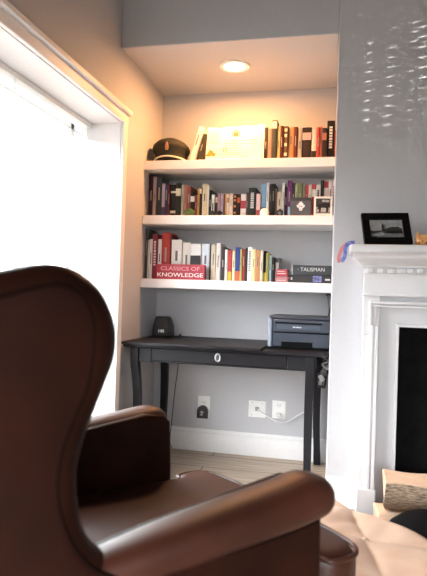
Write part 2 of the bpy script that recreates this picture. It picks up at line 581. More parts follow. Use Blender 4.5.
# ------------------------------------------------------------------ books
BOOKS = [
    # upper shelf
    ('upper', 0.728, 0.749, 0.201, -0.26, '4a3d33', 'slim dark taupe hardback', None),
    ('upper', 0.749, 0.773, 0.192, -0.26, 'c08870', 'dusty salmon paperback', None),
    ('upper', 0.773, 0.805, 0.242, -0.26, '3c4038', 'tall charcoal hardback with pale head band', 'd8d0b8'),
    ('upper', 0.805, 0.824, 0.212, -0.26, 'f0d080', 'pale yellow paperback', None),
    ('upper', 0.824, 0.843, 0.206, -0.26, '5a2018', 'slim oxblood hardback', None),
    ('upper', 0.843, 0.871, 0.205, -0.26, '6b4a2c', 'brown hardback with cream spots', 'e8d8b0'),
    ('upper', 0.871, 0.904, 0.202, -0.26, 'd89858', 'thick orange-tan paperback', None),
    ('upper', 0.904, 0.927, 0.198, -0.26, '6a2a1c', 'russet hardback', None),
    ('upper', 0.927, 0.953, 0.191, -0.26, 'b8ac98', 'stone grey paperback', None),
    ('upper', 0.953, 1.008, 0.195, -0.26, '33231f', 'very thick black-brown book with pink label', 'd8a098'),
    ('upper', 1.008, 1.038, 0.183, -0.26, 'ded4c8', 'off-white paperback with black foot', '2a2422'),
    ('upper', 1.038, 1.055, 0.193, -0.26, 'c8372a', 'slim scarlet paperback', None),
    ('upper', 1.055, 1.070, 0.199, -0.26, 'e8765a', 'coral paperback', None),
    ('upper', 1.070, 1.096, 0.187, -0.26, '3a2620', 'dark umber hardback', 'c06a50'),
    ('upper', 1.096, 1.140, 0.232, -0.26, '1e1a1a', 'tall thick black book with white spine print', 'e8e4e0'),
    ('upper', 1.140, 1.153, 0.173, -0.26, '9c2a24', 'slim brick-red paperback', None),
    # middle shelf
    ('middle', -0.005, 0.036, 0.269, -0.25, '4a1f24', 'tall maroon hardback', None),
    ('middle', 0.036, 0.057, 0.251, -0.25, 'b0a0ac', 'grey-mauve paperback', None),
    ('middle', 0.057, 0.093, 0.254, -0.25, '34404c', 'tall slate-navy hardback', None),
    ('middle', 0.093, 0.116, 0.210, -0.25, 'b8b0d0', 'lavender paperback with purple foot', '4a3a6a'),
    ('middle', 0.116, 0.136, 0.210, -0.25, '3a3a70', 'indigo paperback', None),
    ('middle', 0.136, 0.149, 0.203, -0.25, '7a2226', 'narrow garnet paperback', None),
    ('middle', 0.149, 0.186, 0.203, -0.25, '1c1a1a', 'black hardback with two cream bands', 'e0d8b8'),
    ('middle', 0.186, 0.220, 0.209, -0.25, '232a20', 'black-green hardback with cream label', 'e4dcc0'),
    ('middle', 0.220, 0.236, 0.202, -0.25, 'b8c0a0', 'slim sage paperback', None),
    ('middle', 0.236, 0.255, 0.199, -0.25, 'c87868', 'salmon-pink paperback', None),
    ('middle', 0.255, 0.281, 0.192, -0.25, 'a04a40', 'rust-red paperback', None),
    ('middle', 0.281, 0.309, 0.152, -0.25, '20241f', 'short black paperback with white label', 'e8e8e0'),
    ('middle', 0.309, 0.324, 0.136, -0.25, 'b02a3c', 'short crimson paperback', None),
    ('middle', 0.324, 0.339, 0.176, -0.25, 'e0a848', 'amber-yellow paperback', None),
    ('middle', 0.339, 0.354, 0.179, -0.25, '382a20', 'thin espresso paperback with cream top', 'e8d8b0'),
    ('middle', 0.354, 0.386, 0.204, -0.25, 'ecd8a8', 'tall cream hardback', None),
    ('middle', 0.386, 0.398, 0.191, -0.25, 'f0e8d0', 'narrow ivory paperback', None),
    ('middle', 0.398, 0.416, 0.166, -0.25, '1c1c1c', 'slim jet-black paperback', None),
    ('middle', 0.416, 0.434, 0.136, -0.25, 'e4e4e4', 'short white paperback with black stripe', '242424'),
    ('middle', 0.434, 0.450, 0.145, -0.25, '403c38', 'charcoal paperback with cream patch', 'dccfb0'),
    ('middle', 0.450, 0.470, 0.145, -0.25, 'b07a88', 'rose-mauve paperback', None),
    ('middle', 0.470, 0.488, 0.144, -0.25, 'b8a4bc', 'lilac paperback', None),
    ('middle', 0.488, 0.498, 0.141, -0.25, '7a5238', 'narrow brown paperback', None),
    ('middle', 0.498, 0.511, 0.144, -0.25, 'e8a878', 'apricot paperback', None),
    ('middle', 0.511, 0.526, 0.141, -0.25, 'f0d8b8', 'cream paperback with orange spot', 'd87830'),
    ('middle', 0.526, 0.548, 0.144, -0.25, 'e8d8c8', 'oat-white paperback', None),
    ('middle', 0.548, 0.572, 0.141, -0.25, '261c18', 'black paperback with orange patches', 'd87828'),
    ('middle', 0.572, 0.594, 0.141, -0.25, '2a1410', 'black paperback with rust-orange band', 'c85020'),
    ('middle', 0.594, 0.629, 0.139, -0.25, 'ece4e0', 'white paperback with red square', 'b8303c'),
    ('middle', 0.629, 0.643, 0.149, -0.25, '50504e', 'thin grey paperback', None),
    ('middle', 0.643, 0.691, 0.176, -0.25, '262c2c', 'tall thick black hardback with white lettering', 'd0d4d0'),
    ('middle', 0.691, 0.717, 0.140, -0.25, 'e8c0c0', 'pale pink paperback with red foot', 'c03848'),
    ('middle', 0.717, 0.751, 0.202, -0.25, '78b0d8', 'sky-blue hardback with dark foot', '202830'),
    ('middle', 0.751, 0.767, 0.207, -0.25, 'f0f0f0', 'tall narrow white paperback', None),
    ('middle', 0.767, 0.782, 0.199, -0.25, '484440', 'slim graphite paperback', None),
    ('middle', 0.782, 0.803, 0.199, -0.25, '24302a', 'black-green paperback', None),
    ('middle', 0.803, 0.814, 0.172, -0.25, '806a5c', 'narrow fawn paperback', None),
    ('middle', 0.814, 0.844, 0.154, -0.25, 'dcccb0', 'beige hardback', None),
    ('middle', 0.844, 0.859, 0.204, -0.25, 'e8e8e8', 'narrow white paperback', None),
    ('middle', 0.859, 0.875, 0.180, -0.25, '2c2a30', 'slim black paperback', None),
    ('middle', 0.875, 0.901, 0.217, -0.25, '7a2a78', 'tall bright purple hardback', None),
    ('middle', 0.901, 0.920, 0.204, -0.25, '3a3424', 'dark bronze paperback', None),
    ('middle', 0.920, 0.936, 0.197, -0.25, 'b0bc9c', 'light grey-green paperback', None),
    ('middle', 0.936, 0.964, 0.203, -0.25, '7c8448', 'olive-green hardback', None),
    ('middle', 0.964, 0.980, 0.185, -0.25, '8a9484', 'muted green paperback', None),
    ('middle', 0.980, 0.999, 0.194, -0.25, 'd03a44', 'bright red paperback', None),
    ('middle', 0.999, 1.018, 0.191, -0.25, 'ecdcc0', 'cream paperback', None),
    ('middle', 1.018, 1.043, 0.196, -0.25, 'd84858', 'red paperback with white band', 'f0e8e8'),
    ('middle', 1.043, 1.069, 0.190, -0.25, 'e8e4dc', 'white paperback with black title', '282828'),
    ('middle', 1.069, 1.088, 0.215, -0.25, '20301e', 'dark forest-green hardback', None),
    ('middle', 1.088, 1.114, 0.218, -0.25, 'f0e0e0', 'white hardback with red top', 'c82c3a'),
    ('middle', 1.114, 1.136, 0.217, -0.25, 'f0dcd8', 'pinkish-white hardback', None),
    ('middle', 1.136, 1.154, 0.217, -0.25, 'f2eaea', 'white hardback with red title', 'c84048'),
    # lower shelf
    ('lower', -0.008, 0.018, 0.314, -0.262, '4c4a42', 'tall dark olive-grey hardback', None),
    ('lower', 0.018, 0.028, 0.243, -0.262, 'e8e0d0', 'narrow ivory booklet', None),
    ('lower', 0.028, 0.049, 0.249, -0.262, 'f0ece8', 'white paperback', None),
    ('lower', 0.049, 0.082, 0.280, -0.262, 'a02438', 'crimson hardback with white title', 'e8d0d4'),
    ('lower', 0.082, 0.108, 0.249, -0.262, 'f0ecec', 'white hardback', None),
    ('lower', 0.108, 0.163, 0.289, -0.262, 'd03428', 'thick bright red hardback', None),
    ('lower', 0.163, 0.174, 0.275, -0.262, '7c1c1c', 'narrow dark red booklet', None),
    ('lower', 0.174, 0.241, 0.246, -0.262, 'f2eee8', 'very thick white hardback', None),
    ('lower', 0.241, 0.294, 0.230, -0.262, 'f0e8dc', 'thick ivory hardback', None),
    ('lower', 0.294, 0.362, 0.221, -0.262, 'eeeeea', 'very thick white book with black photo', '30302e'),
    ('lower', 0.362, 0.414, 0.223, -0.262, 'd8e0ee', 'thick pale blue-white hardback', None),
    ('lower', 0.414, 0.425, 0.222, -0.262, '30302e', 'thin black booklet', None),
    ('lower', 0.425, 0.454, 0.218, -0.262, 'e4d4b4', 'cream-tan paperback', None),
    ('lower', 0.454, 0.484, 0.229, -0.262, 'e8dcda', 'pinkish-white hardback', None),
    ('lower', 0.484, 0.513, 0.205, -0.262, '3c3a38', 'charcoal hardback', None),
    ('lower', 0.513, 0.529, 0.190, -0.262, 'f0eeea', 'narrow white paperback', None),
    ('lower', 0.529, 0.556, 0.188, -0.262, 'd8403c', 'red paperback with yellow foot', 'f0c828'),
    ('lower', 0.556, 0.574, 0.185, -0.262, 'f0e8c0', 'white-yellow paperback', None),
    ('lower', 0.574, 0.605, 0.205, -0.262, '3048a0', 'royal-blue paperback with orange foot', 'e86030'),
    ('lower', 0.605, 0.618, 0.195, -0.262, 'c0c060', 'lime paperback', None),
    ('lower', 0.618, 0.636, 0.195, -0.262, 'b83038', 'dark red paperback', None),
    ('lower', 0.636, 0.648, 0.201, -0.262, '2c4030', 'slim bottle-green paperback', None),
    ('lower', 0.648, 0.678, 0.208, -0.262, 'f4f2ec', 'white hardback with grey title', 'a0a0a0'),
    ('lower', 0.678, 0.697, 0.196, -0.262, 'f0e4a0', 'cream-yellow paperback', None),
    ('lower', 0.697, 0.729, 0.190, -0.262, 'd89058', 'orange-tan paperback', None),
    ('lower', 0.729, 0.745, 0.187, -0.262, 'ece0c8', 'narrow cream paperback', None),
    ('lower', 0.745, 0.763, 0.185, -0.262, '28241c', 'black paperback with yellow foot', 'e8c830'),
    ('lower', 0.763, 0.779, 0.173, -0.262, 'a8a040', 'olive-yellow paperback', None),
    ('lower', 0.779, 0.796, 0.160, -0.262, 'a8ccd0', 'pale teal paperback', None),
    ('lower', 0.796, 0.816, 0.147, -0.262, '242224', 'black paperback', None),
    ('lower', 0.816, 0.840, 0.147, -0.262, 'aca8a8', 'grey paperback with black top', '2a2a2c'),
]
pagem = mat('book_pages', 'e6dcc8', .8, .08, 200, stretch=(1, 60, 1))
inkm = mat('print_dark', '2a2624', .7)
BY = {'upper': 'leafy'}


def dusty(h):
    # sun-bleached cloth and paper covers: a little greyer than a fresh print
    c = [int(h[i:i + 2], 16) for i in (0, 2, 4)]
    g = sum(c) / 3
    return ''.join('%02x' % max(0, min(255, int((x + (g - x) * .22) * .93))) for x in c)


def cover_bm(t, d, h):
    """two boards and a slightly rounded spine; the spine faces -y"""
    b = min(.003, t * .16)
    outer, inner = [], []
    bulge = min(.004, t * .12)
    n = 6
    out = [(t / 2, d)]
    for k in range(n + 1):
        a = -math.pi / 2 * 0 + math.pi * k / n
        out.append((t / 2 * math.cos(a), -bulge * math.sin(a) + bulge))
    out.append((-t / 2, d))
    inn = [(-t / 2 + b, d), (-t / 2 + b, bulge + b), (t / 2 - b, bulge + b), (t / 2 - b, d)]
    bm = bmesh.new()
    o0 = [bm.verts.new((x, y, 0)) for x, y in out]
    o1 = [bm.verts.new((x, y, h)) for x, y in out]
    i0 = [bm.verts.new((x, y, 0)) for x, y in inn]
    i1 = [bm.verts.new((x, y, h)) for x, y in inn]
    for A, B in ((o0, o1), (i0, i1)):
        for k in range(len(A) - 1):
            bm.faces.new((A[k], A[k + 1], B[k + 1], B[k]))
    bm.faces.new((o0[-1], i0[0], i1[0], o1[-1]))
    bm.faces.new((i0[-1], o0[0], o1[0], i1[-1]))
    bm.faces.new(o0 + i0)
    bm.faces.new(o1 + i1)
    return bm, b


def book(t, d, h, col, label, group, band=None, desc=''):
    bm, b = cover_bm(t, d, h)
    hard = 'hardback' in desc
    cov = obj('book', bm, mat('cover_' + col, dusty(col), .5 if hard else .65, .08, 90, spec=.3))
    tag(cov, label, 'book', group)
    e = .004 if hard else .001
    obj('pages', BX(((-t / 2 + b + .0003, .006, e), (t / 2 - b - .0003, d - e, h - e))), pagem, cov)
    w = t * .5 - .0004
    rnd = random.Random(label)
    dark = sum(lin(col)[:3]) < .9

    def patch(nm, z0, z1, c, k=.97):
        ww = w * k
        bmm = bmesh.new()
        box(bmm, (-ww, -.0009, z0), (ww, .0012, z1))
        obj(nm, bmm, mat('print_' + c, dusty(c), .6), cov)
    if band:
        if 'foot' in desc:
            patch('spine_foot', .0, h * .3, band)
        elif 'bands' in desc:
            patch('spine_band', h * .12, h * .2, band)
            patch('spine_band', h * .74, h * .8, band)
        elif 'top' in desc or 'head band' in desc:
            patch('spine_top', h * .8, h * .97, band)
        elif 'photo' in desc:
            patch('spine_photo', h * .42, h * .68, band)
        elif 'square' in desc:
            patch('spine_square', h * .38, h * .72, band)
        elif 'spots' in desc or 'patches' in desc:
            for q in (.14, .42, .68, .84):
                patch('spine_spot', h * q, h * (q + .09), band, .6)
        elif 'lettering' in desc or 'print' in desc or 'title' in desc:
            z = h * .3
            while z < h * .85:
                l = h * rnd.uniform(.03, .07)
                patch('spine_letter', z, z + l, band, .42)
                z += l + h * .018
        elif 'stripe' in desc:
            patch('spine_stripe', h * .05, h * .62, band, .4)
        else:
            patch('spine_label', h * .62, h * .84, band)
    elif t > .012:
        c = 'b0a690' if dark else '7a6c62'
        z0 = h * rnd.uniform(.35, .5)
        patch('spine_title', z0, z0 + h * rnd.uniform(.2, .32), c, .22)
    return cov


prev = None
for shelf, x0, x1, h, y, col, desc, band in BOOKS:
    x0, x1 = max(x0, .004), min(x1, 1.152)
    t = x1 - x0 - .0008
    words_ = f'{desc} on the {shelf} alcove shelf'
    if prev and prev[0] == shelf:
        base = prev[1].split(' with ')[0].replace('very ', '')
        if len(words_.split()) + 3 + len(base.split()) <= 16:
            words_ += f', right of the {base}'
    elif prev is None or prev[0] != shelf:
        words_ += ', first of its row'
    d = random.Random(desc).uniform(.135, .19)
    dy = random.Random(desc + 'y').uniform(-.008, .01)
    bk = book(t, d, h, col, words_, f'books on the {shelf} shelf', band, desc)
    bk.location = ((x0 + x1) / 2, y + dy, SZ[shelf] + .0003)
    prev = (shelf, desc)

# leaning books beside the cap
for x, t, h, a, col, desc, y in ((.2665, .03, .222, 15.5, 'f2e9dc', 'white hardback leaning right beside the peaked cap on the upper shelf', -.27),
                                 (.307, .022, .18, 14, '3a3a30', 'dark green leaning book between white hardback and certificate', -.25)):
    bk = book(t, .15, h, col, desc, 'leaning books on the upper shelf', None, 'hardback')
    bk.rotation_euler = (0, math.radians(a), 0)
    bk.location = (x + t / 2 * math.cos(math.radians(a)), y, SZ['upper'] + t / 2 * math.sin(math.radians(a)) + .0005)

# books lying flat at the right end of the lower shelf
def flat_book(t, d, w, col, label, loc, cat='book', group=None):
    """lying: spine length w along x facing the room"""
    bm, b = cover_bm(t, d, w)
    cov = obj('book', bm, mat('cover_' + col, dusty(col), .5, .08, 90, spec=.3))
    tag(cov, label, cat, group)
    obj('pages', BX(((-t / 2 + b + .0003, .006, .003), (t / 2 - b - .0003, d - .003, w - .003))), pagem, cov)
    cov.rotation_euler = (0, math.pi / 2, 0)
    cov.location = loc
    return cov


def on_flat(cov, name, c, u0, u1, v0, v1):
    """printed patch on the spine; u along its length, v across"""
    obj(name, BX(((v0, -.0006, u0), (v1, .0012, u1))), mat('print_' + c, dusty(c), .6), cov)


zl = SZ['lower'] + .0003
b1 = flat_book(.034, .13, .072, 'c08088', 'small rose book lying flat under the red one', (.824, -.287, zl + .017), group='books lying on the lower shelf')
on_flat(b1, 'spine_stripe', 'f0dcd8', .006, .06, .004, .007)
b2 = flat_book(.042, .125, .066, 'c8404e', 'small red book with white lines lying on the rose book', (.827, -.285, zl + .034 + .0215), group='books lying on the lower shelf')
on_flat(b2, 'spine_line', 'f0dcd8', .006, .05, -.011, -.007)
on_flat(b2, 'spine_line', 'f0dcd8', .006, .056, .002, .006)
gb = thing('game_box', 'black box with blue picture lying under the grey lettered box', 'box', (1.03, -.295, zl), group='dark boxes on the lower shelf')
blackm = mat('box_black', '1a1a1e', .45)
obj('box_body', BX(((-.122, 0, 0), (.122, .16, .048))), blackm, gb, bevel=.002)
obj('picture_patch', BX(((.012, -.0008, .006), (.062, .001, .042))), mat('patch_blue', '3a3a80', .5, .5, 60, hex2='8088c0'), gb)
obj('maker_print', BX(((.082, -.0008, .016), (.11, .001, .026))), mat('print_grey', 'b8b8b8'), gb)
obj('corner_print', BX(((-.115, -.0008, .016), (-.106, .001, .03))), mat('print_grey', 'b8b8b8'), gb)
gb2 = thing('game_box', 'dark grey box with silver lettering on top of the black box', 'box', (1.033, -.293, zl + .0484), group='dark boxes on the lower shelf')
obj('box_body', BX(((-.112, 0, 0), (.117, .16, .054))), mat('box_grey', '33373a', .5), gb2, bevel=.002)
obj('silver_edge', BX(((-.1135, -.0008, 0), (-.108, .001, .054))), mat('silver', 'b0b4b4', .35), gb2)
text('lettering', '· TALISMAN', .03, mat('print_silver', 'c8ccca'), gb2, (-.002, -.0012, .029))
bk = thing('card_case', 'tiny black case beside the flat red books', 'case', (.908, -.293, zl))
obj('case_body', BX(((-.0085, 0, 0), (-.001, .05, .046))), blackm, bk, bevel=.001)
obj('case_stripe', BX(((-.007, -.0006, .02), (-.003, .001, .032))), mat('print_d05060', 'd05060'), bk)

# ------------------------------------------------------------------ things on the shelves
zu, zm = SZ['upper'] + .0003, SZ['middle'] + .0003
gold = mat('gold', 'c89848', .3, .05, metal=.9)
capm = mat('cap_cloth', '22231c', .75, .12, 300, .2)
cap = thing('peaked_cap', 'dark military peaked cap with badge at the left end of the upper shelf', 'cap', (.129, -.185, zu))
bm = bmesh.new()
rings = []
for r, zc, dy in ((.098, .012, 0), (.1, .05, 0), (.104, .062, 0), (.117, .082, -.004), (.119, .094, -.006), (.113, .112, -.008), (.093, .132, -.008), (.06, .147, -.006), (.02, .153, -.004)):
    ring = []
    for k in range(40):
        a = 2 * math.pi * k / 40
        fz = .012 * max(0, -math.sin(a)) * (zc > .06)
        ring.append((r * math.cos(a), r * 1.06 * math.sin(a) + dy, zc + fz))
    rings.append(ring)
loft(bm, rings)
obj('crown', bm, capm, cap, smooth='all')
bm = bmesh.new()
lathe(bm, [(.099, .005), (.102, .007), (.103, .046), (.101, .05)], n=40, sy=1.06)
obj('band', bm, mat('cap_band', '15150f', .8, .1, 200), cap, smooth=True)
bm = bmesh.new()
pts = [(.1035 * math.cos(a), 1.06 * .1045 * math.sin(a), .022 + .014 * (-math.sin(a)) ** 1.5) for a in [math.radians(-172 + 164 * k / 24) for k in range(25)]]
tube(bm, pts, .0052, 8)
obj('chin_cord', bm, mat('cord_white', 'f0e6cc', .6), cap, smooth=True)
bm = bmesh.new()
a_ = [math.radians(-160 + 140 * k / 20) for k in range(21)]
i_ = [(.1 * math.cos(a), .1 * 1.06 * math.sin(a), .018) for a in a_]
o_ = [(.101 * math.cos(a), .1 * 1.06 * math.sin(a) - .032 * max(0, math.sin(math.pi * k / 20)) ** .6, .018 - .014 * math.sin(math.pi * k / 20) ** .6) for k, a in enumerate(a_)]
V = [[bm.verts.new((p[0], p[1], p[2] + dz)) for p in L_] for L_ in (i_, o_) for dz in (0, -.003)]
for k in range(20):
    for A, B in ((0, 2), (2, 3), (3, 1), (1, 0)):
        bm.faces.new((V[A][k], V[A][k + 1], V[B][k + 1], V[B][k]))
obj('visor', bm, mat('visor_black', '0e0e0e', .2, .02, coat=.5), cap, smooth=True)
bm = bmesh.new()
pillow(bm, [(-.011, -.018), (.011, -.018), (.014, 0), (.01, .016), (.0, .024), (-.01, .016), (-.014, 0)], -.004, .004, .003, lambda u, v, w: (.009 + u * .8, -.133 + w, .09 + v * 1.25))
obj('cap_badge', bm, mat('badge', 'b08a6a', .35, .1, metal=.6), cap, smooth=True)

cert = thing('certificate', 'cream parchment certificate with crest leaning at the back of the upper shelf', 'certificate', (.553, -.295, zu + .001))
cert.scale = (.98, .98, .98)
cert.rotation_euler = (math.radians(-13), 0, 0)
bm = bmesh.new()
N = 24
top = [(-.181 + .36 * k / N, .222 + .012 * k / N + .004 * math.sin(k * .9) + (.004 * math.sin(k * 2.1))) for k in range(N + 1)]
outl = [(-.178, .002), (.181, .002)] + [(p[0], p[1]) for p in top[::-1]]
prism(bm, outl, 0, .003, lambda u, v, w: (u, w, v))
ink = mat('print_sepia', '6a5636', .8)
rnd = random.Random(3)
for (u0, u1, v) in ((-.165, -.115, .186), (-.165, -.11, .172), (-.165, -.105, .158), (-.16, -.11, .144), (-.16, -.12, .13), (-.165, -.1, .116),
                    (-.07, .08, .128), (.095, .13, .134), (.09, .125, .122), (-.075, .05, .112), (-.07, .045, .096), (-.07, .04, .08), (-.05, .05, .066),
                    (.05, .13, .108), (-.06, .06, .05), (-.08, .03, .036), (.04, .075, .02), (.165, .175, .03)):
    u = u0
    while u < u1:
        l = rnd.uniform(.004, .014)
        box(bm, (u, -.0004, v), (min(u + l, u1), .001, v + .0035), 1)
        u += l + .003
obj('parchment', bm, [mat('parchment', 'ddd2b6', .7, .06, 12, hex2='e6dfca'), ink], cert)
bm = bmesh.new()
pillow(bm, [(-.014, -.016), (0, -.024), (.014, -.016), (.016, .012), (-.016, .012)], -.0006, .001, .0004, lambda u, v, w: (.002 + u, w, .178 + v))
for sx in (-1, 1):
    pillow(bm, [(sx * .018, -.022), (sx * .026, -.016), (sx * .024, .014), (sx * .017, .016)], -.0006, .001, .0003, lambda u, v, w: (.002 + u, w, .178 + v))
pillow(bm, [(-.012, .015), (.012, .015), (.016, .028), (.006, .022), (0, .03), (-.006, .022), (-.016, .028)], -.0006, .001, .0003, lambda u, v, w: (.002 + u, w, .178 + v))
obj('printed_crest', bm, mat('crest_ink', '5c5a48', .8, .4, 120), cert)
bm = bmesh.new()
leaf = []
for k in range(28):
    a = 2 * math.pi * k / 28
    r = .021 * (1 + .28 * math.cos(3 * a + 1.2) + .1 * math.cos(7 * a))
    leaf.append((r * math.cos(a), r * math.sin(a)))
prism(bm, leaf, -.0006, .001, lambda u, v, w: (-.148 + u * 1.3, w, .046 + v))
obj('orange_leaf_print', bm, mat('leaf_orange', 'b8702c', .8, .3, 80), cert)
bm = bmesh.new()
for u, v in ((-.074, .07), (-.06, .072), (-.072, .056), (-.056, .057)):
    box(bm, (u, -.0007, v), (u + .009, .001, v + .009))
obj('printed_blocks', bm, mat('print_brown', '6a5436'), cert)

st = tag(obj('pebble', BX(((-.009, -.012, 0), (.009, .012, .012))), mat('pebble_brown', '5a3a24', .7, .2), bevel=.004, seg=3, loc=(.02, -.305, zu)), 'tiny brown lump at the left edge of the upper shelf', 'pebble')

# middle shelf, in front of the books
gx = thing('emblem_box', 'dark grey box with a white skull emblem in front of the middle-shelf books', 'box', (.959, -.289, zm))
obj('box_body', BX(((-.0585, -.02, 0), (.0585, .02, .088))), mat('emblem_box_grey', '4e5056', .55), gx, bevel=.002)
obj('lid', BX(((-.0595, -.021, .088), (.0595, .021, .106))), mat('emblem_lid_grey', '3c3a40', .55), gx, bevel=.002)
bm = bmesh.new()
sk = [(-.008, -.026), (.008, -.026), (.011, -.012), (.022, -.004), (.024, .008), (.014, .006), (.015, .016), (.008, .018), (.006, .028), (0, .024), (-.006, .028), (-.008, .018), (-.015, .016), (-.014, .006), (-.024, .008), (-.022, -.004), (-.011, -.012)]
prism(bm, sk, -.0012, .001, lambda u, v, w: (.002 + u, -.0205 + w, .056 + v))
em = obj('emblem', bm, mat('emblem_white', 'e6e6e8', .5), gx)
bm = bmesh.new()
for s in (-1, 1):
    prism(bm, [(s * .002, -.004), (s * .009, -.002), (s * .008, .003), (s * .003, .002)], -.0018, 0, lambda u, v, w: (.002 + u, -.0205 + w, .056 + v))
for u in (-.004, 0, .004):
    box(bm, (.002 + u - .0006, -.0225, .034), (.002 + u + .0006, -.0205, .04))
obj('emblem_holes', bm, mat('emblem_dark', '34343a'), em)


def photo_print(name, w, h, parent, loc, rot, seed, kind):
    """grey photograph made of flat tone patches"""
    bm = bmesh.new()
    tones = [mat(f'photo_{n}', c, .4, .25, 60) for n, c in (('pale', 'a8a8a8'), ('mid', '787878'), ('dark', '3a3a3a'), ('black', '1c1c1c'))]
    box(bm, (-w / 2, 0, 0), (w / 2, .0008, h), 0)

    def poly(pts, mi, k):
        prism(bm, [(-w / 2 + p[0] * w, p[1] * h) for p in pts], -.0002 * k, .0004, lambda u, v, q: (u, q, v), mi)
    if kind == 'house':
        poly([(0, 0), (1, 0), (1, .3), (.5, .24), (0, .28)], 1, 1)
        poly([(.02, .26), (.3, .3), (.42, .46), (.3, .42), (.1, .4), (.02, .44)], 2, 2)
        poly([(.42, .26), (.98, .24), (.97, .5), (.86, .62), (.62, .6), (.5, .52), (.42, .5)], 2, 3)
        poly([(.5, .28), (.96, .26), (.95, .4), (.52, .4)], 3, 4)
        poly([(.36, .3), (.44, .3), (.45, .66), (.4, .84), (.36, .66)], 2, 4)
        poly([(.46, .5), (.5, .5), (.5, .76), (.46, .76)], 1, 5)
        poly([(.08, .14), (.4, .16), (.42, .22), (.08, .2)], 0, 5)
        poly([(.0, .02), (.16, .03), (.2, .1), (.0, .1)], 2, 5)
    else:
        poly([(0, .45), (1, .4), (1, 1), (0, 1)], 2, 1)
        poly([(0, 0), (1, 0), (1, .14), (0, .1)], 1, 2)
        poly([(.12, .3), (.28, .26), (.42, .4), (.8, .36), (.96, .5), (.9, .72), (.6, .7), (.3, .62), (.14, .6)], 3, 3)
        poly([(.2, .08), (.34, .08), (.36, .4), (.24, .4)], 3, 4)
        poly([(.7, .08), (.84, .08), (.88, .42), (.72, .42)], 3, 4)
        poly([(.4, .78), (.9, .74), (.92, .9), (.44, .92)], 0, 3)
    o = obj(name, bm, tones, parent)
    o.location = loc
    o.rotation_euler = rot
    return o


def frame_bm(w, h, b, t):
    bm = bmesh.new()
    box(bm, (-w / 2, 0, 0), (w / 2, t, b))
    box(bm, (-w / 2, 0, h - b), (w / 2, t, h))
    box(bm, (-w / 2, 0, b), (-w / 2 + b, t, h - b))
    box(bm, (w / 2 - b, 0, b), (w / 2, t, h - b))
    return bm


pf = thing('photo_frame', 'small white photo frame at the right end of the middle shelf', 'photo frame', (1.089, -.318, zm + .0019))
pf.rotation_euler = (math.radians(-7), 0, math.radians(3))
obj('frame_border', frame_bm(.104, .112, .011, .014), mat('frame_white', 'ece8e2', .4), pf, bevel=.0015)
photo_print('photo', .082, .09, pf, (0, .006, .011), (0, 0, 0), 2, 'dog')
obj('frame_back', BX(((-.05, .0085, .004), (.05, .0135, .108))), blackm, pf)
nb = tag(obj('notebook', BX(((-.003, 0, 0), (.003, .04, .118))), blackm, bevel=.001, loc=(1.149, -.32, zm)), 'thin black notebook wedged between white photo frame and alcove wall', 'notebook')

# green plush lump
bm = bmesh.new()
bmesh.ops.create_icosphere(bm, subdivisions=3, radius=1)
for v in bm.verts:
    k = 1 + .13 * math.sin(5 * v.co.x + 2) * math.cos(4 * v.co.y + 6 * v.co.z)
    v.co = Vector((v.co.x * .036 * k, v.co.y * .022 * k, max(-.98, v.co.z) * .021 * k + .0212))
    if v.co.z < 0:
        v.co.z = 0
fg = thing('plush_toy', 'small green plush toy lying in front of the middle-shelf books', 'toy', (.29, -.292, zm))
obj('plush_body', bm, mat('plush_green', '3e5a34', .95, .3, 160, .4, hex2='5e7a4a'), fg, smooth='all')
bm = bmesh.new()
bmesh.ops.create_icosphere(bm, subdivisions=2, radius=.0155)
for v in bm.verts:
    v.co += Vector((.004, -.006, .032))
obj('plush_head', bm, MATS['plush_green'], fg, smooth='all')

# black spectacles
gl = thing('sunglasses', 'folded black sunglasses lying in front of the middle-shelf books', 'glasses', (.456, -.3, zm))
bk_ = mat('plastic_black', '101010', .3, .02)
for s in (-1, 1):
    bm = bmesh.new()
    tube(bm, [(s * .021 + .017 * math.cos(a), .0, .0165 + .0138 * math.sin(a)) for a in [2 * math.pi * k / 20 for k in range(20)]], .0026, 6, closed=True)
    obj('rim', bm, bk_, gl, smooth='all')
    bm = bmesh.new()
    lathe(bm, [(.016, -.0008), (.016, .0008)], n=20)
    o = obj('lens', bm, mat('lens_dark', '2a2a2c', .08), gl)
    o.rotation_euler = (math.pi / 2, 0, 0)
    o.scale = (1, .82, 1)
    o.location = (s * .021, 0, .0165)
    bm = bmesh.new()
    tube(bm, catmull([(s * .038, 0, .022), (s * .039, .006, .023), (s * .02, .014 + .003 * s, .016), (-s * .028, .018 + .004 * s, .004)], 5), .002, 6)
    obj('temple', bm, bk_, gl, smooth='all')
bm = bmesh.new()
tube(bm, [(-.005, 0, .02), (0, -.001, .023), (.005, 0, .02)], .002, 6)
obj('bridge', bm, bk_, gl, smooth='all')

# white round ornament
wo = thing('shell_ornament', 'white rounded shell-like ornament in front of the sky-blue book', 'ornament', (.748, -.294, zm))
bm = bmesh.new()
bmesh.ops.create_uvsphere(bm, u_segments=28, v_segments=16, radius=1)
for v in bm.verts:
    a = math.atan2(v.co.x, v.co.z)
    k = 1 + .035 * math.cos(12 * a)
    v.co = Vector((v.co.x * .0275 * k, v.co.y * .021, max(0, (v.co.z * k + .72)) * .0275))
obj('shell', bm, mat('shell_white', 'f2eee8', .5), wo, smooth='all')

